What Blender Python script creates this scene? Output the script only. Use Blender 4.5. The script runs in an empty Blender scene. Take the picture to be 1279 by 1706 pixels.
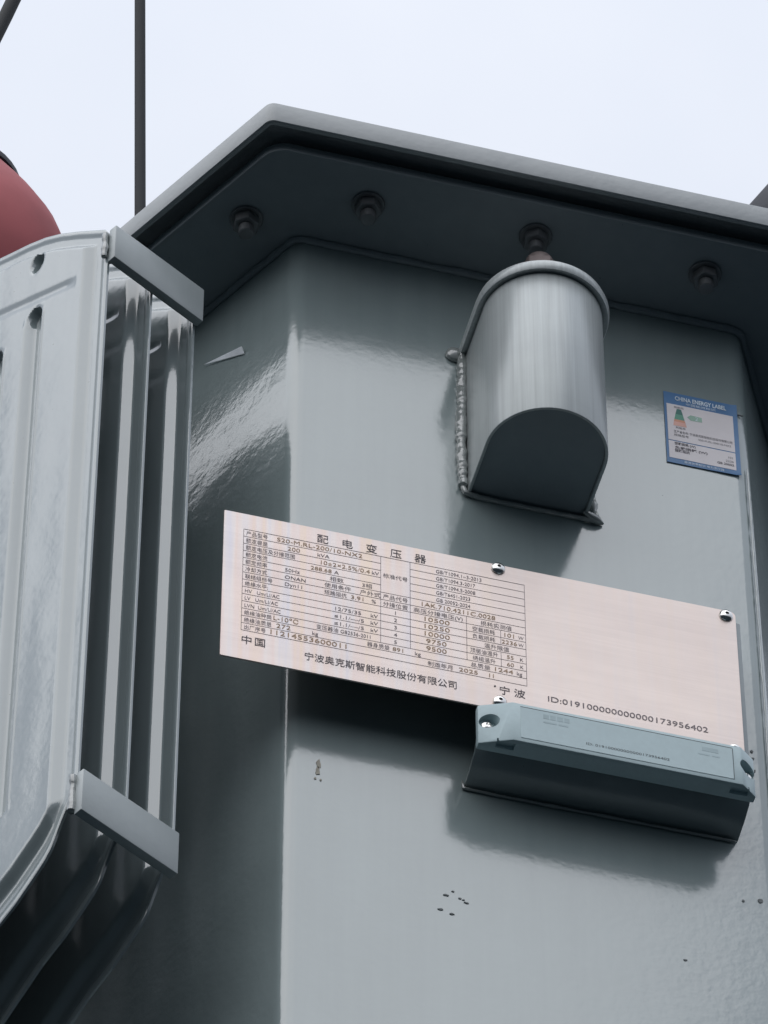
import bpy, bmesh, math, random
from mathutils import Vector, Matrix, noise
R = math.radians
rnd = random.Random(7)
sc = bpy.context.scene
C = sc.collection

# ---------------------------------------------------------------- camera
TH, PH = R(49), R(15)
cam = bpy.data.cameras.new('camera'); co = bpy.data.objects.new('camera', cam); C.objects.link(co)
Rv = Vector((math.cos(PH), -math.sin(PH), 0))
Fv = Vector((math.sin(PH)*math.cos(TH), math.cos(PH)*math.cos(TH), math.sin(TH)))
Uv = Rv.cross(Fv)
m = Matrix((Rv, Uv, -Fv)).transposed().to_4x4()
m.translation = Vector((-0.8227, -3.4020, -4.0251))
co.matrix_world = m
cam.sensor_fit = 'VERTICAL'; cam.sensor_height = 36; cam.lens = 9600/1706*36
cam.clip_start = .05; cam.clip_end = 500
sc.camera = co

# ---------------------------------------------------------------- overcast sky
SUN_EL, SUN_AZ = R(50), R(227)      # azimuth measured from +X towards +Y
w = bpy.data.worlds.new('World'); sc.world = w; w.use_nodes = True
nt = w.node_tree; nt.nodes.clear(); N = nt.nodes.new; L = nt.links.new
out = N('ShaderNodeOutputWorld'); bg = N('ShaderNodeBackground'); bg.inputs[1].default_value = .1
sky = N('ShaderNodeTexSky'); sky.sky_type = 'NISHITA'; sky.sun_disc = False
sky.sun_elevation = SUN_EL; sky.sun_rotation = math.pi/2 - SUN_AZ
sky.dust_density = 3; sky.air_density = 1.0
tc = N('ShaderNodeTexCoord')
sep = N('ShaderNodeSeparateXYZ'); L(tc.outputs['Generated'], sep.inputs[0])
cn = N('ShaderNodeTexNoise'); cn.inputs['Scale'].default_value = 5.5; cn.inputs['Detail'].default_value = 5
L(tc.outputs['Generated'], cn.inputs['Vector'])
cr = N('ShaderNodeValToRGB')
cr.color_ramp.elements[0].position = .30; cr.color_ramp.elements[0].color = (7.4, 8.05, 9.3, 1)
cr.color_ramp.elements[1].position = .70; cr.color_ramp.elements[1].color = (8.9, 9.3, 10.2, 1)
L(cn.outputs['Fac'], cr.inputs[0])
# overcast luminance: horizon is about a third as bright as the zenith
zc = N('ShaderNodeMath'); zc.operation = 'MULTIPLY_ADD'; zc.inputs[1].default_value = .80; zc.inputs[2].default_value = .40
L(sep.outputs['Z'], zc.inputs[0])
cs = N('ShaderNodeVectorMath'); cs.operation = 'SCALE'
L(cr.outputs[0], cs.inputs[0]); L(zc.outputs[0], cs.inputs['Scale'])
mix = N('ShaderNodeMix'); mix.data_type = 'RGBA'; mix.inputs['Factor'].default_value = .93
L(sky.outputs[0], mix.inputs['A']); L(cs.outputs[0], mix.inputs['B'])
hz = N('ShaderNodeMapRange'); hz.inputs['From Min'].default_value = .0; hz.inputs['From Max'].default_value = .10
L(sep.outputs['Z'], hz.inputs['Value'])
gm = N('ShaderNodeMix'); gm.data_type = 'RGBA'; gm.inputs['A'].default_value = (.20, .28, .36, 1)
L(hz.outputs[0], gm.inputs['Factor']); L(mix.outputs['Result'], gm.inputs['B'])
L(gm.outputs['Result'], bg.inputs[0]); L(bg.outputs[0], out.inputs[0])
sun = bpy.data.lights.new('sun', 'SUN'); sun.energy = 1.5; sun.angle = R(88); sun.color = (1, .985, .965)
so = bpy.data.objects.new('sun', sun); C.objects.link(so)
sd = Vector((math.cos(SUN_EL)*math.cos(SUN_AZ), math.cos(SUN_EL)*math.sin(SUN_AZ), math.sin(SUN_EL)))
so.rotation_euler = sd.to_track_quat('Z', 'Y').to_euler(); so.location = sd*6
sc.view_settings.view_transform = 'Standard'; sc.view_settings.look = 'None'
sc.view_settings.exposure = 0.0; sc.view_settings.gamma = 1

# ---------------------------------------------------------------- materials
def principled(name):
    mt = bpy.data.materials.new(name); mt.use_nodes = True
    n = mt.node_tree; b = n.nodes['Principled BSDF']
    return mt, n, b
def noise_node(n, scale, detail=3, vec=None, rough=.5):
    t = n.nodes.new('ShaderNodeTexNoise'); t.inputs['Scale'].default_value = scale
    t.inputs['Detail'].default_value = detail; t.inputs['Roughness'].default_value = rough
    if vec: n.links.new(vec, t.inputs['Vector'])
    return t
def mapping(n, scale):
    tc = n.nodes.new('ShaderNodeTexCoord'); mp = n.nodes.new('ShaderNodeMapping')
    mp.inputs['Scale'].default_value = scale
    n.links.new(tc.outputs['Object'], mp.inputs['Vector'])
    return mp.outputs[0]
def ramp(n, src, p0, c0, p1, c1):
    r = n.nodes.new('ShaderNodeValToRGB'); e = r.color_ramp.elements
    e[0].position = p0; e[0].color = (*c0, 1); e[1].position = p1; e[1].color = (*c1, 1)
    n.links.new(src, r.inputs[0]); return r
def paint(name, col, rough=.15, ior=2.2, peel=.10, wave=.25, var=.06, facet=False):
    mt, n, b = principled(name)
    v = mapping(n, (1, 1, 1))
    big = noise_node(n, 5, 5, v, .6)
    r = ramp(n, big.outputs['Fac'], .3, tuple(c*(1-var) for c in col), .72, tuple(c*(1+var*.6) for c in col))
    vs = mapping(n, (60, 60, 3))
    st = noise_node(n, 1, 4, vs)
    r2 = ramp(n, st.outputs['Fac'], .25, (.93, .935, .94), .7, (1, 1, 1))
    mx = n.nodes.new('ShaderNodeMix'); mx.data_type = 'RGBA'; mx.blend_type = 'MULTIPLY'; mx.inputs['Factor'].default_value = 1
    n.links.new(r.outputs[0], mx.inputs['A']); n.links.new(r2.outputs[0], mx.inputs['B'])
    sp = n.nodes.new('ShaderNodeTexNoise'); sp.inputs['Scale'].default_value = 260; sp.inputs['Detail'].default_value = 1
    n.links.new(v, sp.inputs['Vector'])
    r3 = ramp(n, sp.outputs['Fac'], .80, (1, 1, 1), .835, (.55, .56, .57))
    mx2 = n.nodes.new('ShaderNodeMix'); mx2.data_type = 'RGBA'; mx2.blend_type = 'MULTIPLY'; mx2.inputs['Factor'].default_value = 1
    n.links.new(mx.outputs['Result'], mx2.inputs['A']); n.links.new(r3.outputs[0], mx2.inputs['B'])
    n.links.new(mx2.outputs['Result'], b.inputs['Base Color'])
    b.inputs['IOR'].default_value = ior
    rr = n.nodes.new('ShaderNodeMapRange'); rr.inputs['To Min'].default_value = rough*.75; rr.inputs['To Max'].default_value = rough*1.35
    n.links.new(big.outputs['Fac'], rr.inputs['Value']); n.links.new(rr.outputs[0], b.inputs['Roughness'])
    fine = noise_node(n, 130, 2, v); wav = noise_node(n, 14, 2, v)
    b1 = n.nodes.new('ShaderNodeBump'); b1.inputs['Strength'].default_value = peel; b1.inputs['Distance'].default_value = .002
    b2 = n.nodes.new('ShaderNodeBump'); b2.inputs['Strength'].default_value = wave; b2.inputs['Distance'].default_value = .004
    n.links.new(fine.outputs['Fac'], b1.inputs['Height']); n.links.new(wav.outputs['Fac'], b2.inputs['Height'])
    if facet:                     # the left facet was sprayed rougher than the front
        sx = n.nodes.new('ShaderNodeSeparateXYZ'); n.links.new(v, sx.inputs[0])
        for bb, a_, c_ in ((b1, .15, peel), (b2, .34, wave)):
            mr = n.nodes.new('ShaderNodeMapRange'); mr.inputs['From Min'].default_value = -.012; mr.inputs['From Max'].default_value = .0
            mr.inputs['To Min'].default_value = a_; mr.inputs['To Max'].default_value = c_
            n.links.new(sx.outputs['X'], mr.inputs['Value']); n.links.new(mr.outputs[0], bb.inputs['Strength'])
    n.links.new(b2.outputs[0], b1.inputs['Normal']); n.links.new(b1.outputs[0], b.inputs['Normal'])
    return mt
def plain(name, col, rough=.5, metal=0., nscale=40, var=.15, bump=.1):
    mt, n, b = principled(name)
    v = mapping(n, (1, 1, 1)); t = noise_node(n, nscale, 4, v)
    r = ramp(n, t.outputs['Fac'], .3, tuple(c*(1-var) for c in col), .7, tuple(c*(1+var) for c in col))
    n.links.new(r.outputs[0], b.inputs['Base Color'])
    b.inputs['Roughness'].default_value = rough; b.inputs['Metallic'].default_value = metal
    bp = n.nodes.new('ShaderNodeBump'); bp.inputs['Strength'].default_value = bump; bp.inputs['Distance'].default_value = .001
    n.links.new(t.outputs['Fac'], bp.inputs['Height']); n.links.new(bp.outputs[0], b.inputs['Normal'])
    return mt
PAINT = paint('grey_gloss_paint', (.29, .352, .356), peel=.06, wave=.07, var=.10, facet=True)
FINP = paint('radiator_gloss_paint', (.265, .315, .325), rough=.12, peel=.05, wave=.12)
LIDP = paint('lid_paint', (.31, .34, .355), rough=.35, ior=1.8, peel=.15, wave=.3)
BARP = paint('tie_bar_paint', (.40, .445, .45), rough=.38, ior=1.8)
WELD = paint('weld_paint', (.28, .305, .30), rough=.18, peel=.5, wave=.6)
BRKP = paint('bracket_gloss_paint', (.19, .235, .245), rough=.22, ior=2.2)
BRKT = paint('bracket_paint', (.22, .262, .285), rough=.45, ior=1.6)
BOLTM = plain('bolt_dark_zinc', (.17, .18, .19), .45, .6)
PLUGM = plain('plug_brown_steel', (.20, .165, .16), .5, .4)
STEEL = plain('screw_bright_steel', (.78, .77, .75), .18, 1., 90, .1)
TAGM = plain('tag_plastic', (.46, .585, .615), .42, 0, 200, .03, .05)
TAGP = plain('tag_panel', (.48, .605, .635), .4, 0, 150, .03, .02)
HOLE = plain('rubber_black', (.012, .013, .015), .6)
CABLE = plain('cable_sheath', (.008, .011, .015), .7)
REDM = plain('red_silicone', (.42, .105, .115), .75, 0, 9, .18, .1)
DARKC = plain('dark_rubber', (.03, .034, .045), .75, 0, 12, .15)
CHIP = plain('paint_chip_dark', (.14, .155, .16), .7, 0, 300, .4)
RUST = plain('pale_rust', (.42, .40, .34), .8, 0, 300, .25)
GLEAM = plain('gleam_metal', (.85, .88, .89), .4, .7)  # bright metal that stands for a gleam of light
INK = plain('etched_ink', (.20, .17, .185), .6, .2, 200, .1)
INK2 = plain('etched_ink_bold', (.075, .065, .08), .6, .2, 200, .1)
RULE = plain('etched_rule', (.26, .22, .23), .6, .3, 200, .1)
STAMP = plain('stamped_brown', (.40, .275, .18), .6, .2, 200, .15)
TAGINK = plain('tag_ink', (.10, .12, .13), .6)
TAGFAINT = plain('tag_faint_ink', (.42, .535, .565), .55)
WHITEP = plain('label_white', (.78, .74, .76), .35, 0, 60, .03, .02)
BLUEP = plain('label_blue', (.065, .19, .40), .35, 0, 60, .08, .02)
GREENP = plain('label_green', (.12, .36, .26), .4)
TEALP = plain('label_teal', (.05, .20, .17), .4)
ORP = plain('label_orange', (.72, .33, .22), .4)
PINKP = plain('label_pink', (.80, .45, .38), .4)
LGREEN = plain('label_pale_green', (.33, .52, .42), .4)
LINK = plain('label_ink', (.13, .12, .14), .6)
LWHITE = plain('label_white_print', (.70, .80, .88), .5)

# brushed sleeve of the hood: vertical grain
def brushed(name, col, scale, rough, metal, lo=.75, hi=1.12, anis=.6, tint=None):
    mt, n, b = principled(name)
    v = mapping(n, scale); t = noise_node(n, 1, 5, v, .65)
    r = ramp(n, t.outputs['Fac'], .28, tuple(c*lo for c in col), .74, tuple(c*hi for c in col))
    last = r.outputs[0]
    if tint:
        vt = mapping(n, tint[0]); tt = noise_node(n, 1, 2, vt)
        rt = n.nodes.new('ShaderNodeValToRGB'); el = rt.color_ramp.elements
        el[0].position = .30; el[0].color = (.86, .96, 1.12, 1); el[1].position = .72; el[1].color = (1.03, .98, .86, 1)
        e = el.new(.45); e.color = (1.0, 1.04, 1.07, 1); e = el.new(.55); e.color = (1.0, .97, .98, 1)
        n.links.new(tt.outputs['Fac'], rt.inputs[0])
        # colour bands are strong at the plate's left end only
        tcn = n.nodes.new('ShaderNodeTexCoord'); sx = n.nodes.new('ShaderNodeSeparateXYZ')
        n.links.new(tcn.outputs['Object'], sx.inputs[0])
        mr = n.nodes.new('ShaderNodeMapRange'); mr.inputs['From Min'].default_value = .0; mr.inputs['From Max'].default_value = .2
        mr.inputs['To Min'].default_value = 1; mr.inputs['To Max'].default_value = .15
        n.links.new(sx.outputs['X'], mr.inputs['Value'])
        mx = n.nodes.new('ShaderNodeMix'); mx.data_type = 'RGBA'; mx.blend_type = 'MULTIPLY'
        n.links.new(mr.outputs[0], mx.inputs['Factor'])
        n.links.new(last, mx.inputs['A']); n.links.new(rt.outputs[0], mx.inputs['B']); last = mx.outputs['Result']
    vv = mapping(n, (1, 1, 1.6)); sm = noise_node(n, 9, 5, vv, .6)
    rs_ = ramp(n, sm.outputs['Fac'], .3, (.93, .93, .935), .68, (1.03, 1.03, 1.02))
    m3 = n.nodes.new('ShaderNodeMix'); m3.data_type = 'RGBA'; m3.blend_type = 'MULTIPLY'; m3.inputs['Factor'].default_value = 1
    n.links.new(last, m3.inputs['A']); n.links.new(rs_.outputs[0], m3.inputs['B']); last = m3.outputs['Result']
    n.links.new(last, b.inputs['Base Color'])
    b.inputs['Metallic'].default_value = metal; b.inputs['Roughness'].default_value = rough
    bp = n.nodes.new('ShaderNodeBump'); bp.inputs['Strength'].default_value = .12; bp.inputs['Distance'].default_value = .0006
    n.links.new(t.outputs['Fac'], bp.inputs['Height']); n.links.new(bp.outputs[0], b.inputs['Normal'])
    return mt
SLEEVE = brushed('brushed_sleeve', (.52, .56, .565), (260, 260, 4), .30, .15, .82, 1.1)
PLATEM = brushed('brushed_plate', (.63, .548, .510), (6, 6, 420), .42, .85, .95, 1.03, tint=((95, 1, 3),))

# ---------------------------------------------------------------- mesh helpers
class MB:
    def __init__(s): s.v = []; s.f = []
    def add(s, vs, fs):
        o = len(s.v); s.v += [tuple(p) for p in vs]; s.f += [tuple(i+o for i in f) for f in fs]
    def box(s, x0, x1, y0, y1, z0, z1):
        vs = [(x, y, z) for x in (x0, x1) for y in (y0, y1) for z in (z0, z1)]
        s.add(vs, [(0,1,3,2),(4,6,7,5),(0,4,5,1),(2,3,7,6),(0,2,6,4),(1,5,7,3)])
    def loft(s, rings, cap0=True, cap1=True, closed=True):
        n = len(rings[0]); vs = [p for r in rings for p in r]; fs = []
        for i in range(len(rings)-1):
            for j in range(n if closed else n-1):
                k = (j+1) % n
                fs.append((i*n+j, i*n+k, (i+1)*n+k, (i+1)*n+j))
        if cap0: fs.append(tuple(range(n-1, -1, -1)))
        if cap1: fs.append(tuple((len(rings)-1)*n+i for i in range(n)))
        s.add(vs, fs)
    def cyl(s, c, ax, r, h, n=24, r1=None, cap=True):
        ax = Vector(ax).normalized(); a = ax.orthogonal().normalized(); b = ax.cross(a); c = Vector(c)
        r1 = r if r1 is None else r1
        ring = lambda cc, rr: [cc+a*rr*math.cos(2*math.pi*i/n)+b*rr*math.sin(2*math.pi*i/n) for i in range(n)]
        s.loft([ring(c, r), ring(c+ax*h, r1)], cap, cap)
    def lathe(s, c, ax, prof, n=32):
        ax = Vector(ax).normalized(); a = ax.orthogonal().normalized(); b = ax.cross(a); c = Vector(c)
        s.loft([[c+ax*h+a*r*math.cos(2*math.pi*i/n)+b*r*math.sin(2*math.pi*i/n) for i in range(n)] for r, h in prof])
    def tube(s, pts, rad, n=10):
        pts = [Vector(p) for p in pts]; rings = []
        a = None
        for i, p in enumerate(pts):
            t = (pts[min(i+1, len(pts)-1)]-pts[max(i-1, 0)]).normalized()
            a = t.orthogonal().normalized() if a is None else (a-t*a.dot(t)).normalized()
            b = t.cross(a); r = rad[i] if isinstance(rad, (list, tuple)) else rad
            rings.append([p+a*r*math.cos(2*math.pi*k/n)+b*r*math.sin(2*math.pi*k/n) for k in range(n)])
        s.loft(rings)
    def build(s, name, mat, parent=None, bevel=0, seg=2, angle=35, loc=None):
        me = bpy.data.meshes.new(name); me.from_pydata(s.v, [], s.f)
        bm = bmesh.new(); bm.from_mesh(me)
        bmesh.ops.recalc_face_normals(bm, faces=bm.faces[:])
        if bevel:
            es = [e for e in bm.edges if len(e.link_faces) == 2 and e.calc_face_angle(0) > R(angle)]
            bmesh.ops.bevel(bm, geom=es, offset=bevel, segments=seg, affect='EDGES', profile=.5, clamp_overlap=True)
        bm.to_mesh(me); bm.free()
        return link(name, me, mat, parent, loc)
def link(name, me, mat, parent=None, loc=None, smooth=True):
    o = bpy.data.objects.new(name, me); C.objects.link(o)
    if mat and not me.materials: me.materials.append(mat)
    if smooth:
        me.polygons.foreach_set('use_smooth', [True]*len(me.polygons)); me.set_sharp_from_angle(angle=R(32))
    if parent: o.parent = parent
    if loc: o.location = loc
    return o
def tag(o, label=None, cat=None, group=None, kind=None):
    for k, v in (('label', label), ('category', cat), ('group', group), ('kind', kind)):
        if v: o[k] = v
    return o
def empty(name, loc, label, cat, group=None):
    o = bpy.data.objects.new(name, None); C.objects.link(o); o.location = loc; o.empty_display_size = .05
    return tag(o, label, cat, group)
def reparent(o, p):
    """children are modelled in world coordinates"""
    bpy.context.view_layer.update()
    o.parent = p; o.matrix_parent_inverse = p.matrix_world.inverted()
    return o
def bead(name, pts, r, parent, mat=None, lump=.35, step=.004, n=8):
    """lumpy weld bead along a polyline"""
    P = [Vector(p) for p in pts]; path = []
    for a, b in zip(P[:-1], P[1:]):
        k = max(1, int((b-a).length/step))
        path += [a.lerp(b, i/k) for i in range(k)]
    path.append(P[-1]); rad = []
    q = [p+Vector((noise.noise(p*90), noise.noise(p*90+Vector((7,0,0))), 0))*r*lump for p in path]
    rad = [r*(1+lump*noise.noise(p*150+Vector((3,1,9)))*1.3+lump*.9*noise.noise(p*60)) for p in path]
    rad[0] *= .4; rad[-1] *= .4
    mb = MB(); mb.tube(q, rad, n)
    return mb.build(name, mat or WELD, parent)

# ---------------------------------------------------------------- tank outline
A = R(119); E = Vector((math.cos(A), math.sin(A), 0)); NL = Vector((-math.sin(A), math.cos(A), 0))
Wf = .4525; SD = .70
P0 = Vector((0, 0, 0)); P1 = Vector((Wf, 0, 0))
P5 = E*SD; P2 = Vector((Wf-P5.x, P5.y, 0)); P4 = Vector((0, 2*P5.y, 0)); P3 = Vector((Wf, 2*P5.y, 0))
POLY = [P0, P1, P2, P3, P4, P5]
def outline(off, rad, z, n=8, dl=.0105):
    """convex outline pushed out by off, corners rounded with rad"""
    k = len(POLY); lines = []
    for i in range(k):
        a, b = POLY[i], POLY[(i+1) % k]; d = (b-a).normalized(); nn = Vector((d.y, -d.x, 0))
        lines.append((a+nn*(off-(dl if off > .08 and i else 0)), d))
    pts = []
    for i in range(k):
        (a, d0), (b, d1) = lines[i-1], lines[i]
        den = d0.x*d1.y-d0.y*d1.x; t = ((b-a).x*d1.y-(b-a).y*d1.x)/den
        c = a+d0*t; ang = d0.angle(d1); cut = rad*math.tan(ang/2)
        n0 = Vector((d0.y, -d0.x, 0)); cen = c-d0*cut-n0*rad
        for j in range(n+1):
            th = ang*j/n; v = n0*math.cos(th)+d0*math.sin(th)
            pts.append(cen+v*rad)
    return [Vector((p.x, p.y, z)) for p in pts]

trf = empty('transformer', (Wf/2, P5.y, -1.0), 'grey glossy painted oil transformer tank with bolted overhanging lid, front hood and finned radiator', 'transformer')
# tank: rounded corners, gently uneven sheet
mb = MB()
rings = [outline(0, .020, z) for z in (-1.0, -.8, -.6, -.4, -.2, 0, .2, .38, .4095)]
mb.loft(rings); tank = reparent(mb.build('tank', PAINT), trf)
mb = MB(); mb.loft([outline(.1025, .028, z) for z in (.409, .421)])
fl = reparent(mb.build('flange', BRKT, bevel=.0015), trf)
mb = MB(); mb.loft([outline(.085, .02, z) for z in (.4215, .4325)])
reparent(mb.build('gasket', HOLE), trf)
mb = MB()
oo = [outline(o, r, z, 5, .0140) for o, r, z in ((.1225, .006, .433), (.1225, .006, .417), (.1285, .011, .417), (.1285, .011, .4445), (.1265, .010, .447))]
mb.loft(oo); lid = reparent(mb.build('lid', LIDP, bevel=.0007), trf)
# bead where wall meets flange
ol = outline(.002, .014, .4055)
reparent(bead('weld_bead', ol[-3:]+ol[:24], .004, None, BRKT, .2, .008), tank)

def bolt_mesh():
    mb = MB(); mb.cyl((0, 0, 0), (0, 0, -1), .0165, .003, 24)
    mb.cyl((0, 0, -.003), (0, 0, -1), .0135, .011, 6)
    mb.cyl((0, 0, -.014), (0, 0, -1), .0075, .011, 16)
    return mb.build('bolt', BOLTM, bevel=.0008, seg=1)
b0 = bolt_mesh(); pos = [(.0571, -.0590), (.2254, -.0636), (.3993, -.0615), (.575, .060)]
for u in (.037, .20, .365, .53): p = E*(u-.021)+NL*.052; pos.append((p.x, p.y))
for i, (x, y) in enumerate(pos):
    o = b0 if i == 0 else b0.copy()
    if i: C.objects.link(o)
    o.location = (x, y, .4085); o.rotation_euler.z = i*.7
    reparent(o, trf)

# vertical weld along the right hand corner of the tank
reparent(bead('corner_weld', [(Wf-.0005, .001, z/10) for z in range(-10, 3)], .0011, None, PAINT, .6, .008), tank)

# ---------------------------------------------------------------- hood on the front wall
HX, HR, HY, HZ0, HZ1 = .2275, .0585, -.067, .074, .274
def uprof(r, z, y0=.002, n=28):
    pts = [Vector((HX-r, y0, z)), Vector((HX-r, HY*.5, z))]
    for i in range(n+1):
        t = math.pi*i/n; pts.append(Vector((HX-r*math.cos(t), HY-r*math.sin(t), z)))
    pts += [Vector((HX+r, HY*.5, z)), Vector((HX+r, y0, z))]
    return pts
def shell(r, th, z0, z1):
    a0, a1, b1, b0 = uprof(r, z0), uprof(r, z1), uprof(r-th, z1), uprof(r-th, z0)
    mb = MB(); n = len(a0); vs = a0+a1+b1+b0; fs = []
    for q in range(4):
        s0, s1 = q*n, ((q+1) % 4)*n
        for i in range(n-1): fs.append((s0+i, s0+i+1, s1+i+1, s1+i))
    fs += [(0, n, 2*n, 3*n), (n-1, 4*n-1, 3*n-1, 2*n-1)]
    mb.add(vs, fs); return mb
hood = reparent(shell(HR, .003, HZ0, HZ1).build('hood', SLEEVE, bevel=.0007, seg=2), trf)
mb = MB(); mb.loft([uprof(HR-.0035, HZ0+.004), uprof(HR-.0035, HZ0+.007)])
reparent(mb.build('bottom_plate', BRKT), hood)
mb = MB()
mb.loft([uprof(HR+d, z) for d, z in ((.001, .2755), (.0055, .2740), (.0068, .2765), (.0072, .281), (.0055, .2865), (.001, .2885))])
reparent(mb.build('cap_rim', SLEEVE), hood)
mb = MB(); mb.cyl((.2262, -.070, .2886), (0, 0, 1), .0220, .060, 6, .0205); mb.cyl((.2262, -.070, .3486), (0, 0, 1), .0150, .012, 20, .0135)
reparent(mb.build('plug', PLUGM, bevel=.0012), hood)
reparent(bead('weld_bead', [(HX-HR-.003, -.003, .280), (HX-HR-.004, -.003, .2), (HX-HR-.005, -.004, .13), (HX-HR-.004, -.004, .080)], .0052, None, WELD, .22, .0016, 14), hood)
reparent(bead('weld_bead', [(HX-HR-.005, -.004, .084), (HX-HR-.002, -.004, .0735), (HX-HR+.012, -.002, .0725), (HX, -.0015, .0722), (HX+HR-.010, -.002, .0722), (HX+HR+.004, -.004, .0705), (HX+HR+.014, -.004, .0700)], .0026, None, WELD, .12, .002, 10), hood)
mb = MB(); mb.tube([(HX+HR-.004, -.008, .076), (HX+HR+.004, -.006, .073), (HX+HR+.011, -.004, .0712), (HX+HR+.0165, -.002, .0705)], [.0020, .0042, .0040, .0012], 12)
reparent(mb.build('weld_foot', WELD), hood)
reparent(bead('weld_bead', [(HX+HR+.003, -.003, .285), (HX+HR+.003, -.003, .2), (HX+HR+.0035, -.003, .12), (HX+HR+.010, -.005, .070)], .0032, None, WELD, .4, .0035, 10), hood)
mb = MB(); mb.lathe((HX-HR-.010, -.001, .276), (0, -1, 0), [(.0001, 0), (.0095, .0005), (.0085, .004), (.005, .0065), (.0001, .007)], 14)
reparent(mb.build('weld_blob', WELD), hood)

# ---------------------------------------------------------------- bracket that carries the nameplate
mb = MB()
prof = [(0.001, -.078), (-.040, -.078), (-.0445, -.083), (-.0445, -.296), (-.0425, -.307), (-.037, -.315), (-.022, -.3210), (.001, -.3262)]
inn = [(0.001, -.0805), (-.0390, -.0805), (-.0420, -.0840), (-.0420, -.2955), (-.0402, -.3055), (-.0355, -.3128), (-.0212, -.3185), (.001, -.3236)]
loop = prof+inn[::-1]; xs_ = (.1620, .4170); nl = len(loop)     # bent sheet, open at both ends
vv = [Vector((x, y, z)) for x in xs_ for y, z in loop]
ff = [(i, (i+1) % nl, nl+(i+1) % nl, nl+i) for i in range(nl)]
for q in (0, nl):
    for i in range(7): ff.append((q+i, q+i+1, q+nl-2-i, q+nl-1-i))
mb.add(vv, ff)
brk = reparent(mb.build('bracket', BRKP, bevel=.0012), trf)
mb = MB(); mb.box(-.020, .1615, -.0445, -.0002, -.0870, -.0815); mb.box(-.020, .1615, -.0445, -.0420, -.1010, -.0870)  # unseen strip added to close the slot and darken the gap behind the plate
reparent(mb.build('slot_blocker', BRKT, bevel=.0008), brk)
reparent(bead('weld_bead', [(.1600, -.002, -.318), (.1610, -.002, -.3275), (.19, -.002, -.3285), (.30, -.002, -.3285), (.415, -.002, -.3285)], .0015, None, WELD, .3), brk)

# marks on the tank wall
def blob(mb, x, z, w, h, y=-.0009, seed=0):
    r = random.Random(seed); n = 9
    top = [Vector((x+w*.5*math.cos(2*math.pi*i/n)*(.7+.6*r.random()), y+.0002, z+h*.5*math.sin(2*math.pi*i/n)*(.7+.6*r.random()))) for i in range(n)]
    base = [Vector((p.x, .0005, p.z)) for p in top]
    mb.loft([base, top])
mb = MB(); k = 0
import_marks = [(.1445, -.4645, .006, .003), (.151, -.4585, .004, .002), (.157, -.4655, .0035, .002), (.1605, -.4665, .003, .002),
                (.1630, -.4695, .006, .002), (.1395, -.4835, .006, .003), (.1495, -.4865, .006, .0028),
                (.4180, -.4005, .004, .004), (.4345, -.3965, .007, .008), (.361, -.4885, .005, .003), (.2555, -.630, .005, .002),
                (.4315, -.1180, .003, .006), (.4360, -.2035, .004, .005), (.4365, -.2130, .004, .005), (.437, -.2290, .004, .005),
                (.4462, .2770, .011, .002)]
for (x, z, a, b) in import_marks:
    blob(mb, x, z, a*.75, b*.7, seed=k); k += 1
reparent(mb.build('paint_chips', CHIP), tank)['kind'] = 'stuff'
mb = MB(); blob(mb, .0290, -.3310, .0040, .012, seed=40); blob(mb, .0282, -.3400, .0045, .010, seed=43); blob(mb, .0262, -.3500, .0022, .0026, seed=41); blob(mb, .0310, -.3508, .002, .0026, seed=42)
reparent(mb.build('pale_spot', RUST), tank)
# thin bright sliver added to stand for a light gleam on the left wall
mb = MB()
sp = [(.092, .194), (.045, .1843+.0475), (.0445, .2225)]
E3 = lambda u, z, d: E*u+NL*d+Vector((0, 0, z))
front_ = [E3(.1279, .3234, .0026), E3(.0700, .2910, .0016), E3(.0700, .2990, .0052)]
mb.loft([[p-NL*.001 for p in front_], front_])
reparent(mb.build('gleam_sliver', GLEAM), tank)

# ---------------------------------------------------------------- radiator
def lerpf(tab, x):
    for (a, fa), (b, fb) in zip(tab[:-1], tab[1:]):
        if x <= b: t = (x-a)/(b-a); return fa+(fb-fa)*t
    return tab[-1][1]
FW = .51
TOP = [(0, .300), (.006, .311), (.022, .3245), (.045, .344), (.0726, .3655), (.095, .3800), (.118, .3912), (.1636, .4095), (.21, .419), (.255, .422)]
BOT = [(0, -.452), (.010, -.463), (.0185, -.479), (.0295, -.503), (.038, -.513), (.048, -.521), (.072, -.5385), (.10, -.553), (.125, -.571), (.15, -.590), (.20, -.610), (.255, -.618)]
ss = lambda a, b, x: (lambda t: t*t*(3-2*t))(min(1, max(0, (x-a)/(b-a))))
top = lambda u: lerpf(TOP, min(u, FW-u)); bot = lambda u: lerpf(BOT, min(u, FW-u))
GR = [.093+.054*k for k in range(7)]
GT = [.247, .229, .22, .22, .22, .229, .247]
GB = [-.415, -.43, -.44, -.44, -.44, -.43, -.40]
PITS = [(.094, .333, .0085, .012), (.416, .333, .0085, .012)]+[(g, t+.006, .0085, .0095) for g, t in zip(GR, GT)]+[(g, b-.006, .006, .0075) for g, b in zip(GR, GB)]
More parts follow.
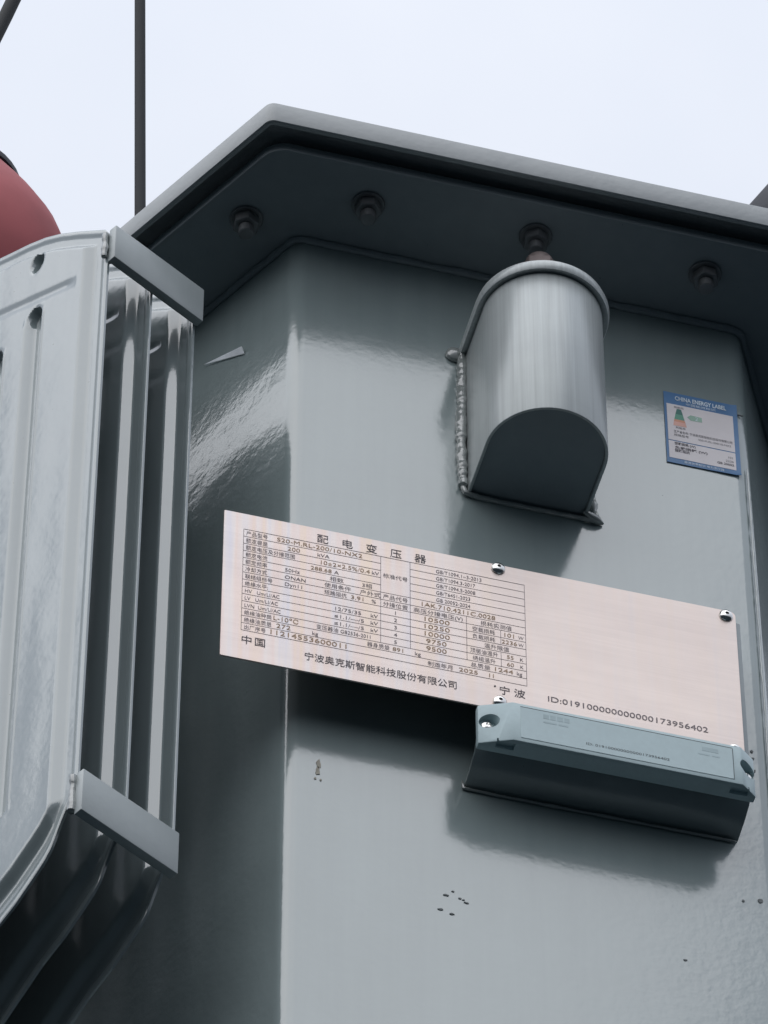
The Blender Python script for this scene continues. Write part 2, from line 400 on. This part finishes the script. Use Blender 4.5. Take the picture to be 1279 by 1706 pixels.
def height(u, z):
    tz, bz = top(u), bot(u)
    d = min(u, FW-u, (tz-z)*.80, (z-bz)*.72)
    h = .0092*ss(.017, .0275, d)
    h += .0014*ss(.0050, .0015, abs(d-.0035)) if d < .009 else 0     # rolled, welded seam
    for g, t, b in zip(GR, GT, GB):
        du = abs(u-g)
        if du < .014:
            e = ss(b-.012, b+.006, z)*ss(t+.012, t-.006, z)
            h -= .0085*ss(.012, .0055, du)*e
            h += .0012*ss(.003, .0, abs(du-.0135))*e
    # oblique stamping of the header chamber
    dz = z-(.255+.42*(min(u, FW-u)-.04))
    if u > .035 and u < FW-.035: h -= .0016*ss(.010, .0, abs(dz))*ss(.03, .05, d)
    for (pu, pz, ru, rz) in PITS:
        q = ((u-pu)/ru)**2+((z-pz)/rz)**2
        if q < 4: h -= .0125*math.exp(-q*q*q*1.5)
    h += .00025*noise.noise(Vector((u*30, z*9, 1)))
    return max(.0003, h+.0006)
us = []; u = 0
while u < FW-.0004:
    us.append(u); u += .0012 if (u < .17) else .0024
us.append(FW)
ts = []
NR = 300
for j in range(NR+1):
    t = j/NR
    ts.append(t)
ts = sorted(set([i*.0022 for i in range(150)]+[.33+i*.01 for i in range(0, 42)]+[.75+i*.0022 for i in range(114)]+[1.0]))
ts = [t for t in ts if t <= 1]
nu, nz = len(us), len(ts)
vs = []
for sgn in (1, -1):
    for u in us:
        a, b = top(u), bot(u)
        for t in ts:
            z = a+(b-a)*t
            vs.append((u, sgn*height(u, z), z))
fs = []; off = nu*nz
for i in range(nu-1):
    for j in range(nz-1):
        a = i*nz+j; fs.append((a, a+nz, a+nz+1, a+1)); b = off+a; fs.append((b, b+1, b+nz+1, b+nz))
for i in range(nu-1):
    a, b = i*nz, (i+1)*nz; fs.append((a, a+off, b+off, b)); a += nz-1; b += nz-1; fs.append((a, b, b+off, a+off))
for j in range(nz-1):
    a = j; fs.append((a, a+1, a+1+off, a+off)); a = (nu-1)*nz+j; fs.append((a, a+off, a+1+off, a+1))
fme = bpy.data.meshes.new('fin'); fme.from_pydata(vs, [], fs); fme.validate()
rad = bpy.data.objects.new('radiator', None); C.objects.link(rad); rad.location = E*.05+NL*.12+Vector((0, 0, -.6)); reparent(rad, trf)
U0 = .0575
RS = Vector((-.0151, -.0592, -.0715))
FINS = (.1835, .1290, .0750)
for k, D in enumerate(FINS):
    o = link('fin', fme, FINP, None)
    if k == 0:
        bm = bmesh.new(); bm.from_mesh(fme); bmesh.ops.recalc_face_normals(bm, faces=bm.faces[:]); bm.to_mesh(fme); bm.free()
        fme.polygons.foreach_set('use_smooth', [True]*len(fme.polygons)); fme.set_sharp_from_angle(angle=R(50))
    o.location = E*U0+NL*D+RS; o.rotation_euler.z = A
    reparent(o, rad)
def bar(z0, z1, d0, d1):
    mb = MB(); mb.box(-.0105, -.0010, d0, d1, z0, z1)
    o = mb.build('tie_bar', BARP, bevel=.0012); o.location = E*U0+RS; o.rotation_euler.z = A
    return reparent(o, rad)
bar(.2555, .3030, .0725, .1855); bar(-.4870, -.4375, .0775, .1875)
for z0, z1 in ((.262, .298), (-.482, -.440)):
    q = [E*(U0+.0015)+NL*.188+RS+Vector((0, 0, z)) for z in (z0, (z0+z1)/2, z1)]
    reparent(bead('weld_bead', q, .0034, None, WELD, .3, .0009), rad)
for z in (.335, -.535):
    mb = MB(); mb.cyl(E*(U0+FW/2-.044)-NL*.01+Vector((0, 0, z-.07)), NL, .030, .245, 24)
    reparent(mb.build('header_pipe', PAINT), rad)

# ---------------------------------------------------------------- lettering
def text_mesh(items):
    """items: (string, x, z, size, align, xscale, bold) -> flat mesh in the XZ plane (y = 0)"""
    bm = bmesh.new()
    for it in items:
        s, x, z, size, al, xs = it[:6]; bold = it[6] if len(it) > 6 else 0
        cu = bpy.data.curves.new('t', 'FONT'); cu.body = s; cu.size = size; cu.align_x = al; cu.resolution_u = 3
        if bold: cu.offset = bold
        if len(it) > 7: cu.space_character = it[7]
        ob = bpy.data.objects.new('t', cu); C.objects.link(ob)
        me = bpy.data.meshes.new_from_object(ob.evaluated_get(bpy.context.evaluated_depsgraph_get()))
        width = max((v.co.x for v in me.vertices), default=0)-min((v.co.x for v in me.vertices), default=0)
        f = xs
        if xs < 0: f = (-xs)/max(width, 1e-6)                 # fit to a width
        me.transform(Matrix.Translation((x, 0, z)) @ Matrix.Scale(f, 4, (1, 0, 0)) @ Matrix.Rotation(R(90), 4, 'X'))
        bm.from_mesh(me)
        bpy.data.objects.remove(ob); bpy.data.curves.remove(cu); bpy.data.meshes.remove(me)
    me = bpy.data.meshes.new('lettering'); bm.to_mesh(me); bm.free(); return me
def print_obj(name, items, mat, y, parent):
    me = text_mesh(items); me.name = name
    o = link(name, me, mat, None, (0, y, 0), smooth=False)
    return reparent(o, parent)
def print_each(name, items, mat, y, parent):
    for it in items: print_obj(name, [it], mat, y, parent)
def rects(name, rs, mat, y, parent, th=.00012):
    mb = MB()
    for x0, x1, z0, z1 in rs: mb.box(x0, x1, y-th, y, z0, z1)
    o = mb.build(name, mat); return reparent(o, parent)

# ---------------------------------------------------------------- nameplate
PX0, PX1, PZ0, PZ1, PY = -.0775, .4085, -.2815, -.0862, -.0600
npl = empty('nameplate', (.165, PY, PZ0), 'wide pinkish brushed metal rating plate with table of figures, on the front bracket', 'nameplate')
r = .006; pts = []
for cx, cz, a0 in ((PX1-r, PZ1-r, 0), (PX0+.0015, PZ1-.0015, 90), (PX0+.0015, PZ0+.0015, 180), (PX1-r, PZ0+r, 270)):
    rr = r if cx > 0 else .0015
    for i in range(6):
        t = R(a0+90*i/5); pts.append(Vector((cx+rr*math.cos(t), 0, cz+rr*math.sin(t))))
mb = MB(); mb.loft([[Vector((p.x, PY, p.z)) for p in pts], [Vector((p.x, PY+.0016, p.z)) for p in pts]])
reparent(mb.build('plate', PLATEM, bevel=.0003, seg=1), npl)
TX0, TX1, TZ1, TZ0 = -.0588, .2055, -.1075, -.2435
rh = (TZ1-TZ0)/14; row = lambda k: TZ1-rh*k; LW = .00022
C1, C2, C3, C4 = .0697, .0973, .1500, .1820
rs = [(TX0, TX1, TZ1-LW, TZ1+LW), (TX0, TX1, TZ0-LW, TZ0+LW), (TX0-LW, TX0+LW, TZ0, TZ1), (TX1-LW, TX1+LW, TZ0, TZ1)]
hl = lambda a, b, k: rs.append((a, b, row(k)-LW*.8, row(k)+LW*.8)); vl = lambda x, a, b: rs.append((x-LW, x+LW, row(b), row(a)))
for k in range(1, 14): hl(TX0, C1 if k < 12 else TX1, k)
for k in range(1, 5): hl(C2, TX1, k)
hl(C1, TX1, 5); hl(C1, TX1, 6)
for k in range(7, 12): hl(C1, TX1, k)
vl(C1, 0, 12); vl(C2, 0, 12); vl(C3, 6, 12); vl(C4, 7, 9); vl(C4, 10, 12)
rects('table_rules', rs, RULE, PY-.0001, npl)
bz = lambda k: row(k+1)+rh*.22
T = []; S = []; sz = .0066
lab = ['产品型号', '额定容量', '额定电压及分接范围', '额定电流', '额定频率', '冷却方式', '联结组标号', '绝缘水平:', 'HV   Um/LI/AC', 'LV   Um/LI/AC', 'LVN  Um/LI/AC', '绝缘油种类', '绝缘油质量', '出厂序号']
for k, s in enumerate(lab): T.append((s, TX0+.0022, bz(k), sz, 'LEFT', .78))
S += [('S20-M.RL-200/10-NX2', -.028, bz(0), .0074, 'LEFT', -.0800), ('200', -.018, bz(1), .0074, 'LEFT', 1.1), ('10±2×2.5%/0.4', .012, bz(2), .0074, 'LEFT', -.0460), ('288.68', .004, bz(3), .0070, 'LEFT', 1.05)]
T += [('kVA', .010, bz(1), sz, 'LEFT', 1), ('kV', .061, bz(2), sz, 'LEFT', 1), ('A', .026, bz(3), sz, 'LEFT', 1), ('50Hz', -.020, bz(4), sz, 'LEFT', 1), ('相数', .022, bz(4), sz, 'LEFT', 1), ('3相', .052, bz(4), sz, 'LEFT', 1),
      ('ONAN', -.020, bz(5), sz, 'LEFT', 1), ('使用条件', .017, bz(5), sz, 'LEFT', .95), ('户外式', .050, bz(5), sz, 'LEFT', 1), ('Dyn11', -.020, bz(6), sz, 'LEFT', 1), ('短路阻抗', .017, bz(6), sz, 'LEFT', .80), ('%', .061, bz(6), sz, 'LEFT', 1),
      ('12/75/35', .026, bz(8), sz, 'LEFT', 1.1), ('kV', .060, bz(8), sz, 'LEFT', 1), ('≤1.1/—/5', .026, bz(9), sz, 'LEFT', 1.1), ('kV', .060, bz(9), sz, 'LEFT', 1), ('≤1.1/—/5', .026, bz(10), sz, 'LEFT', 1.1), ('kV', .060, bz(10), sz, 'LEFT', 1),
      ('变压器油 GB2536-2011', .010, bz(11), sz, 'LEFT', -.0500), ('kg', .006, bz(12), sz, 'LEFT', 1), ('器身质量', .057, bz(12), sz, 'LEFT', .80), ('kg', .101, bz(12), sz, 'LEFT', 1), ('制造年月', .113, bz(13), sz, 'LEFT', .92),
      ('标准代号', .0835, row(2.85), sz, 'CENTER', .9), ('产品代号', .0835, bz(5), sz, 'CENTER', .9), ('分接位置', .0835, bz(6), sz, 'CENTER', .9), ('高压分接电压(V)', .1235, bz(6), sz, 'CENTER', -.0460), ('损耗实测值', .178, bz(6), sz, 'CENTER', .9),
      ('空载损耗', .166, bz(7), sz, 'CENTER', .82), ('负载损耗', .166, bz(8), sz, 'CENTER', .82), ('温升限值', .178, bz(9), sz, 'CENTER', .9), ('顶层油温升', .166, bz(10), sz, 'CENTER', .8), ('绕组温升', .166, bz(11), sz, 'CENTER', .82),
      ('W', .201, bz(7), sz*.9, 'CENTER', .8), ('W', .201, bz(8), sz*.9, 'CENTER', .8), ('K', .201, bz(10), sz*.9, 'CENTER', .9), ('K', .201, bz(11), sz*.9, 'CENTER', .9), ('总质量', .153, bz(12), sz, 'LEFT', .95), ('kg', .196, bz(12), sz, 'LEFT', .9)]
for k, s in enumerate(['GB/T1094.1~3-2013', 'GB/T1094.3-2017', 'GB/T1094.5-2008', 'GB/T6451-2023', 'GB 20052-2024']): T.append((s, .1215, bz(k), sz, 'LEFT', -(.043, .037, .037, .032, .032)[k]))
for k in range(5): T.append((str(k+1), .0835, bz(7+k), sz, 'CENTER', 1))
for k, s in enumerate(['10500', '10250', '10000', '9750', '9500']): S.append((s, .1215, bz(7+k), .0080, 'CENTER', -(.0235 if k < 3 else .019)))
S += [('3.91', .0415, bz(6), .0072, 'LEFT', 1.1), ('L-10℃', -.030, bz(11), .0080, 'LEFT', -.0230), ('272', -.027, bz(12), .0080, 'LEFT', 1.15), ('1121455360001 1'.replace(' ', ''), -.034, bz(13), .0085, 'LEFT', -.0700),
      ('891', .0805, bz(12), .0070, 'LEFT', 1.1), ('1AK.710.4211C.0028', .1065, bz(5), .0076, 'LEFT', -.0690), ('101', .1900, bz(7), .0074, 'CENTER', 1.1), ('2236', .1900, bz(8), .0072, 'CENTER', -.0145), ('55', .1905, bz(10), .0070, 'CENTER', 1), ('60', .1905, bz(11), .0070, 'CENTER', 1),
      ('1244', .1740, bz(12), .0074, 'LEFT', -.0170), ('2025', .1420, bz(13), .0070, 'LEFT', -.0175), ('11', .1690, bz(13), .0070, 'LEFT', 1)]
print_each('table_entry', T, INK, PY-.00030, npl)
print_each('stamped_figure', S, STAMP, PY-.00034, npl)
TT = [(c, .0150+.0230*i, -.1045, .0125, 'CENTER', .92) for i, c in enumerate('配电变压器')]
print_each('heading_character', TT, INK2, PY-.00032, npl)
TT = [('中', -.0535, -.2600, .0118, 'CENTER', .95), ('国', -.0412, -.2600, .0118, 'CENTER', .95), ('宁', .1845, -.2600, .0118, 'CENTER', .95), ('波', .1985, -.2600, .0118, 'CENTER', .95)]
print_each('place_character', TT, INK2, PY-.00032, npl)
TT = [(c, .0038+.00945*i, -.2655, .0112, 'CENTER', .86, 0) for i, c in enumerate('宁波奥克斯智能科技股份有限公司')]
print_obj('maker_name', TT, INK2, PY-.00032, npl)
print_obj('number_lettering', [('ID:0191'+'0'*11+'173956402', .2240, -.2580, .0098, 'LEFT', -.1500)], INK, PY-.00033, npl)
mb = MB(); mb.cyl((.1755, PY-.0001, -.2520), (0, -1, 0), .0009, .0004, 12); reparent(mb.build('punch_mark', INK2), npl)
def rivet_mesh():
    mb = MB(); mb.lathe((0, 0, 0), (0, -1, 0), [(.0066, 0), (.0068, .0006), (.0062, .0022), (.0048, .0036), (.0030, .0042), (.0019, .0043), (.0017, .0030), (.0002, .0028)], 28)
    o = mb.build('rivet', STEEL); d = MB(); d.cyl((0, -.0029, 0), (0, -1, 0), .0016, .0006, 12); q = d.build('rivet_stem', HOLE, o)
    return o
rv = rivet_mesh()
for i, (x, z) in enumerate([(.1808, -.0925), (.3990, -.0942), (.1795, -.2720), (.3982, -.2745)]):
    if i == 0: o = rv
    else:
        o = rv.copy(); C.objects.link(o)
        c = rv.children[0].copy(); C.objects.link(c); c.parent = o; c.matrix_parent_inverse = Matrix.Identity(4)
    o.location = (x, PY-.0001, z); reparent(o, npl)

SHV = Vector((.0035, .0130, .0155))          # plate and tag sit 47 mm off the tank wall
npl.location += SHV
# ---------------------------------------------------------------- energy label sticker
LX0, LX1, LZ0, LZ1 = .3702, .4444, .1832, .2890
lbl = empty('energy_label', (.407, -.001, LZ0), 'small blue bordered white energy label sticker on the tank front right of the hood', 'sticker')
LY = -.0012
mb = MB(); nX, nZ = 14, 18
def surf(x, z): 
    c = ss(.4415, .4444, x)*.0011+ss(.188, .1832, z)*.0008*ss(.40, .4444, x)
    return LY-.0009*ss(.412, .4444, x)*0-c
vs = []; fs = []
for i in range(nX+1):
    for j in range(nZ+1):
        x = LX0+(LX1-LX0)*i/nX; z = LZ0+(LZ1-LZ0)*j/nZ; vs.append((x, surf(x, z), z))
fs = [(i*(nZ+1)+j, (i+1)*(nZ+1)+j, (i+1)*(nZ+1)+j+1, i*(nZ+1)+j+1) for i in range(nX) for j in range(nZ)]
n0 = len(vs); vs += [(x, y+.0004, z) for x, y, z in vs]; fs += [tuple(n0+i for i in f[::-1]) for f in fs]
rim = [i*(nZ+1) for i in range(nX+1)]+[nX*(nZ+1)+j for j in range(1, nZ+1)]+[i*(nZ+1)+nZ for i in range(nX-1, -1, -1)]+[j for j in range(nZ-1, 0, -1)]
fs += [(rim[i], rim[(i+1) % len(rim)], rim[(i+1) % len(rim)]+n0, rim[i]+n0) for i in range(len(rim))]
mb.add(vs, fs); reparent(mb.build('sheet', BLUEP), lbl)
rects('white_panel', [(.3727, .4405, .2172, .2713), (.3727, .4405, .1905, .2158)], WHITEP, LY-.0001, lbl, .0001)
ly = LY-.00028
def quad(name, pts, mat):
    mb = MB(); mb.loft([[Vector((x, ly, z)) for x, z in pts], [Vector((x, ly-.00008, z)) for x, z in pts]]); return reparent(mb.build(name, mat), lbl)
quad('scale_top', [(.3828, .2650), (.3872, .2650), (.3888, .2570), (.3812, .2570)], TEALP)
quad('scale_middle', [(.3812, .2570), (.3888, .2570), (.3902, .2490), (.3798, .2490)], GREENP)
quad('scale_low', [(.3798, .2490), (.3902, .2490), (.3910, .2455), (.3792, .2455)], ORP)
quad('scale_base', [(.3792, .2455), (.3910, .2455), (.3920, .2395), (.3785, .2395)], PINKP)
quad('grade_arrow', [(.3930, .2555), (.3965, .2595), (.4080, .2588), (.4080, .2520), (.3965, .2515)], LGREEN)
print_each('header_line', [('CHINA ENERGY LABEL', .4075, .2782, .0085, 'CENTER', -.0520, .00022), ('中国能效标识', .4075, .2733, .0040, 'CENTER', -.030, 0), ('能源效率标识 电力变压器', .4075, .1855, .0038, 'CENTER', -.040, 0), ], LWHITE, ly-.0001, lbl)
print_obj('arrow_lettering', [('2', .4025, .2528, .0072, 'CENTER', 1)], LWHITE, ly-.00022, lbl)
print_each('body_line', [('耗能低', .3850, .2660, .0034, 'CENTER', 1), ('耗能高', .3857, .2355, .0034, 'CENTER', 1), ('生产者名称: 宁波奥克斯智能科技股份有限公司', .3785, .2290, .0042, 'LEFT', -.0590), ('规格型号', .3785, .2240, .0038, 'LEFT', 1),
    ('S20-M.RL-200/10-NX2', .4030, .2235, .0038, 'LEFT', -.0330), ('空载损耗 (W)', .3785, .2110, .0046, 'LEFT', -.021, .0001), ('负载损耗 (W)', .3785, .2050, .0044, 'LEFT', -.0330, .0001), ('短路阻抗', .3785, .2005, .0044, 'LEFT', -.0150, .0001),
    ('101', .4380, .2060, .0042, 'RIGHT', 1), ('2236', .4380, .2005, .0042, 'RIGHT', 1), ('GB 20052', .4380, .1955, .0042, 'RIGHT', 1, .0001)], LINK, ly-.0001, lbl)

# ---------------------------------------------------------------- electronic asset tag screwed on below the nameplate
tg = empty('asset_tag', (.284, -.0585, -.342), 'long pale teal plastic tag housing with two screws under the right end of the nameplate', 'tag')
BZ0, BZ1, BYb, BYf = -.3415, -.2925, -.0622, -.0820
mb = MB()
plan = [(.1560, BYb), (.1560, -.0700), (.1850, BYf), (.3970, BYf), (.4125, -.0700), (.4125, BYb)]
mb.loft([[Vector((x, y, z)) for x, y in plan] for z in (BZ0, BZ1)])
hs = mb.build('housing', TAGM, bevel=.0013)
cut = MB()
for x in (.1655, .4040): cut.cyl((x, -.0660, -.3145), (0, -1, 0), .0088, .03, 28)
for x in (.1800, .3960): cut.box(x-.0085, x+.0085, -.0770, -.0690, BZ0-.01, BZ0+.004)
cm = cut.build('cutter', HOLE)
md = hs.modifiers.new('b', 'BOOLEAN'); md.operation = 'DIFFERENCE'; md.object = cm; md.solver = 'EXACT'
bpy.context.view_layer.update()
me = bpy.data.meshes.new_from_object(hs.evaluated_get(bpy.context.evaluated_depsgraph_get()))
hs.modifiers.clear(); hs.data = me
if not me.materials: me.materials.append(TAGM)
me.polygons.foreach_set('use_smooth', [True]*len(me.polygons)); me.set_sharp_from_angle(angle=R(30))
bpy.data.objects.remove(cm)
reparent(hs, tg)
mb = MB(); mb.box(.1920, .3885, BYf-.0005, BYf, -.3370, -.2975)
pan = reparent(mb.build('label_panel', TAGP, bevel=.0002, seg=1), tg)
rects('panel_outline', [(.1920, .3885, -.2974, -.2968), (.3886, .3890, -.3370, -.2975)], TAGINK, BYf-.0002, tg, .0003)
print_obj('tag_lettering', [('ID: 0191'+'0'*11+'173956402', .2515, -.3300, .0042, 'LEFT', -.0770)], TAGINK, BYf-.0007, tg)
rects('faint_marks', [(x0, x0+w_, z0, z0+h_) for x0, z0, w_, h_ in ((.2130, -.3070, .0050, .0055), (.2195, -.3070, .0048, .0055), (.2258, -.3070, .0052, .0055), (.2325, -.3070, .0046, .0055), (.2130, -.3125, .0120, .0020), (.2270, -.3125, .0085, .0020),
    (.3600, -.3080, .0150, .0050), (.3560, -.3135, .0110, .0018), (.3690, -.3135, .0070, .0018))], TAGFAINT, BYf-.00055, tg, .00008)['kind'] = 'stuff'
def screw_mesh():
    mb = MB(); mb.lathe((0, 0, 0), (0, -1, 0), [(.0056, 0), (.0060, .0008), (.0056, .0024), (.0040, .0036), (.0024, .0040), (.0020, .0028), (.0002, .0026)], 24)
    return mb.build('screw', STEEL)
s0 = screw_mesh()
for i, (x, z) in enumerate([(.1655, -.3160), (.4040, -.3160)]):
    o = s0 if i == 0 else s0.copy()
    if i: C.objects.link(o)
    o.location = (x, -.0668, z); reparent(o, tg)

tg.location += SHV
# ---------------------------------------------------------------- things above the lid
def cover(name, label, base, prof, mat, cat, tilt=(0, 0, 0), n=48):
    mb = MB(); mb.lathe((0, 0, 0), (0, 0, 1), prof, n)
    o = mb.build(name, mat); o.location = base; o.rotation_euler = tilt
    return tag(o, label, cat)
bc = cover('bushing_cover', 'dark red rubber bushing cover on the lid behind the radiator fins', (-.255, .60, .447),
      [(.06, 0)]+[(r_, h+.041) for r_, h in ((.06, .33), (.10, .37), (.130, .41), (.142, .46), (.140, .51), (.128, .55), (.109, .59), (.090, .625), (.070, .66), (.050, .69), (.03, .71), (.008, .717))], REDM, 'insulator cover')
mb = MB(); mb.lathe((0, 0, 0), (0, 0, 1), [(.073, .692), (.0775, .694), (.0765, .704), (.057, .733), (.036, .755), (.012, .761), (.012, .775)], 40)
bn = mb.build('top_clamp', DARKC); bn.location = bc.location; reparent(bn, bc)
cover('terminal_cover', 'dark rubber terminal cover on the lid cut by the right picture edge', (.625, .22, .447),
      [(.06, 0)]+[(r_, h+.041) for r_, h in ((.12, .20), (.12, .318), (.05, .458), (.006, .468))], DARKC, 'terminal cover')
mb = MB(); pp = [(-.0590-.0333*((z-1.05)), .50, z) for z in (.448, .7, .9, 1.1, 1.3, 1.5, 1.75)]
mb.tube(pp, .0064, 16)
tag(mb.build('straight_cable', CABLE), 'black cable rising straight up into the sky behind the lid corner', 'cable')
mb = MB(); mb.tube([(-.255, .60, 1.198), (-.262, .60, 1.26), (-.252, .6, 1.32), (-.2370, .6, 1.3909), (-.2133, .6, 1.4950), (-.2045, .6, 1.5357), (-.164, .6, 1.72)], .0085, 16)
tag(mb.build('slanting_cable', CABLE), 'dark cable slanting across the top left corner of the sky', 'cable')
